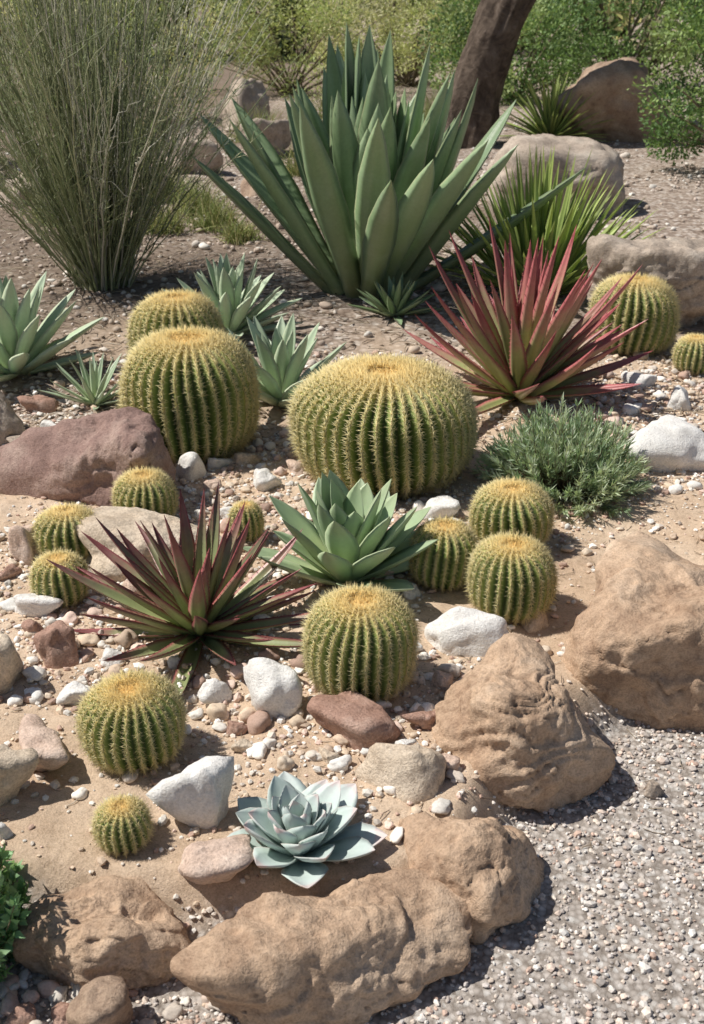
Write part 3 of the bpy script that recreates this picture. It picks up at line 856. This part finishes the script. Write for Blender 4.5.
for i, (x, y, L) in enumerate([(-1.15, 8.7, .28), (-.95, 8.1, .24), (-1.45, 9.3, .25), (-2.1, 8.4, .3), (-.4, 10.5, .3), (.6, 12.5, .35),
                               (-2.9, 7.2, .25), (-1.0, 12.8, .4), (-2.2, 12, .4), (1.0, 14.5, .4), (3.0, 14.6, .4), (-.2, 14.6, .5), (.15, 16, .5), (-1.3, 8.0, .2), (-.75, 7.7, .16), (-1.9, 5.3, .2)]):
    tuft(x, y, 320, L, 60 + i, [(.44, .48, .20), (.58, .54, .30), (.32, .40, .14)])

n = 3200
r = np.random.default_rng(9)
pos = np.stack([r.uniform(-4, 1.8, n), 4.3 + 6.5 * r.uniform(0, 1, n) ** 1.3], 1)
zz = ground_z(pos[:, 0], pos[:, 1]) + .006
a = r.uniform(0, math.pi, n); L = r.uniform(.02, .14, n)
d = np.stack([np.cos(a), np.sin(a), r.normal(0, .08, n)], 1)
B = np.concatenate([pos, zz[:, None]], 1)
P = np.stack([B - d * L[:, None] / 2, B + r.normal(0, .006, (n, 3)) + [0, 0, .004], B + d * L[:, None] / 2], 1)
lm = MB()
cols = np.array([(.40, .33, .24), (.25, .19, .13), (.54, .47, .38), (.17, .125, .09)])
stems(lm, P, np.full((n, 3), .0025), cols[r.integers(0, 4, n)], 0)
n = 6500
pos = np.stack([r.uniform(-4, 2.0, n), 4.1 + 6 * r.uniform(0, 1, n) ** 1.3], 1)
zz = ground_z(pos[:, 0], pos[:, 1]) + .006
leaflets(lm, np.concatenate([pos, zz[:, None]], 1), np.stack([r.normal(size=n), r.normal(size=n), r.normal(0, .25, n)], 1), r.uniform(.02, .05, n), np.full(n, .012), cols[r.integers(0, 4, n)] * r.uniform(.7, 1.2, (n, 1)), 0)
n = 1100
pos = np.stack([r.uniform(-1.3, 1.4, n), r.uniform(1.9, 4.3, n)], 1)
zz = ground_z(pos[:, 0], pos[:, 1]) + .004
a = r.uniform(0, math.pi, n); L = r.uniform(.008, .05, n)
d = np.stack([np.cos(a), np.sin(a), r.normal(0, .06, n)], 1)
B = np.concatenate([pos, zz[:, None]], 1)
P = np.stack([B - d * L[:, None] / 2, B + r.normal(0, .002, (n, 3)), B + d * L[:, None] / 2], 1)
stems(lm, P, np.full((n, 3), .0011), cols[r.integers(0, 4, n)], 0)
lm.build('twig_litter', [TWIG])

# tree
BARK, nt, b = new_mat('bark', 0.95, 0.1)
nz = noise_node(nt, 7, 8, .7, dist=.6)
nt.links.new(ramp(nt, nz.outputs['Fac'], [(.35, (.06, .045, .036)), (.55, (.15, .115, .09)), (.75, (.27, .22, .18))]), b.inputs['Base Color'])
bump(nt, b, [(nz.outputs['Fac'], 1.0, .05)])
def trunk(m, pts, rads, sides=28, k=50, seed=1):
    pts = np.array(pts, float)
    t = np.linspace(0, 1, len(pts)); tt = np.linspace(0, 1, k)
    P = np.stack([np.interp(tt, t, pts[:, c]) for c in range(3)], 1)
    for _ in range(4):
        P[1:-1] = (P[:-2] + P[1:-1] * 2 + P[2:]) / 4
    R_ = np.interp(tt, t, rads)
    T = np.gradient(P, axis=0); T /= np.linalg.norm(T, axis=1)[:, None]
    u = np.cross(T, [[0, 1., 0]]); u /= np.linalg.norm(u, axis=1)[:, None]
    w = np.cross(T, u)
    a = np.arange(sides) * 2 * math.pi / sides
    q = np.stack([np.cos(a)[None] * 2 + 0 * tt[:, None], np.sin(a)[None] * 2 + 0 * tt[:, None], tt[:, None] * 3 + 0 * a[None]], -1)
    RR = R_[:, None] * (1 + .16 * fbm(q + seed, 3, seed) + .07 * np.abs(fbm(q * np.array([4, 4, 2.]), 3, seed + 2)))
    V = P[:, None] + (u[:, None] * np.cos(a)[None, :, None] + w[:, None] * np.sin(a)[None, :, None]) * RR[..., None]
    ii = np.arange(k * sides).reshape(k, sides); jj = np.roll(ii, -1, 1)
    m.add(V.reshape(-1, 3), np.stack([ii[:-1], jj[:-1], jj[1:], ii[1:]], -1).reshape(-1, 4), (1, 1, 1), 0)
tr = MB()
trunk(tr, [(0, 0, -.1), (.12, 0, .5), (.35, .05, 1.2), (.75, .1, 2.0), (1.3, .2, 2.9)], [.32, .25, .235, .22, .18], 56, 90)
for i, (pts, r0) in enumerate([([(1.25, .2, 2.8), (1.6, .5, 3.5), (1.8, .9, 4.3), (1.7, 1.3, 5.1)], .13), ([(1.2, .2, 2.7), (2.0, 0, 3.3), (2.9, -.1, 3.9), (3.7, -.1, 4.3)], .13),
                               ([(1.0, .15, 2.4), (.7, .6, 3.2), (.5, 1.0, 4.0), (.3, 1.2, 4.8)], .11), ([(1.9, .1, 3.2), (2.4, .6, 4.0), (2.7, .9, 4.8)], .08)]):
    trunk(tr, pts, np.linspace(r0, .03, len(pts)), 12, 20, i + 5)
r = np.random.default_rng(77)
cl = np.concatenate([r.normal((1.7, 1.2, 5.0), (.6, .6, .45), (14, 3)), r.normal((3.6, 0, 4.4), (.6, .6, .35), (12, 3)), r.normal((.4, 1.3, 4.7), (.6, .5, .4), (10, 3)), r.normal((2.7, .9, 4.9), (.5, .5, .4), (10, 3))])
nlf = 15000
i = r.integers(0, len(cl), nlf); d = r.normal(size=(nlf, 3)); d /= np.linalg.norm(d, axis=1)[:, None]
P = cl[i] + d * (r.uniform(0, 1, nlf) ** .5 * .5)[:, None]
cols = np.array(G3)
leaflets(tr, P, d + r.normal(0, .6, (nlf, 3)), r.uniform(.05, .09, nlf), np.full(nlf, .03), cols[r.integers(0, 3, nlf)] * r.uniform(.7, 1.3, (nlf, 1)), 1)
tr.build('mesquite_tree', [BARK, FOL], (1.14, 12.5, 0))

# ------------------------------------------------------------------ light, sky, camera
sc = bpy.context.scene
sun_dir = Vector((-.80, .06, 0)).normalized() * math.cos(R2D(55)) + Vector((0, 0, math.sin(R2D(55))))
ld = bpy.data.lights.new('sun', 'SUN')
ld.energy = 5.0
ld.angle = R2D(.5)
ld.color = (1.0, .955, .88)
lo = bpy.data.objects.new('sun', ld)
lo.rotation_euler = sun_dir.to_track_quat('Z', 'Y').to_euler()
lo.location = (-6, 3, 10)
sc.collection.objects.link(lo)
w = bpy.data.worlds.new('World')
sc.world = w
w.use_nodes = True
sk = w.node_tree.nodes.new('ShaderNodeTexSky')
sk.sky_type = 'NISHITA'
sk.sun_disc = False
sk.sun_elevation = R2D(55)
sk.sun_rotation = math.atan2(sun_dir.x, sun_dir.y) % (2 * math.pi)
bg = w.node_tree.nodes['Background']
bg.inputs['Strength'].default_value = .062
w.node_tree.links.new(sk.outputs[0], bg.inputs[0])

cd = bpy.data.cameras.new('camera')
cam = bpy.data.objects.new('camera', cd)
cam.location = (0, 0, 1.6)
cam.rotation_euler = (R2D(65), 0, 0)
cd.sensor_fit = 'VERTICAL'
cd.sensor_height = 24
cd.lens = 12 / (512 / 1150)
cd.clip_start = .05
cd.clip_end = 1500
cd.dof.use_dof = True
cd.dof.focus_distance = 3.1
cd.dof.aperture_fstop = 5.0
sc.collection.objects.link(cam)
sc.camera = cam
sc.view_settings.view_transform = 'Standard'
sc.view_settings.look = 'None'
sc.view_settings.exposure = 0
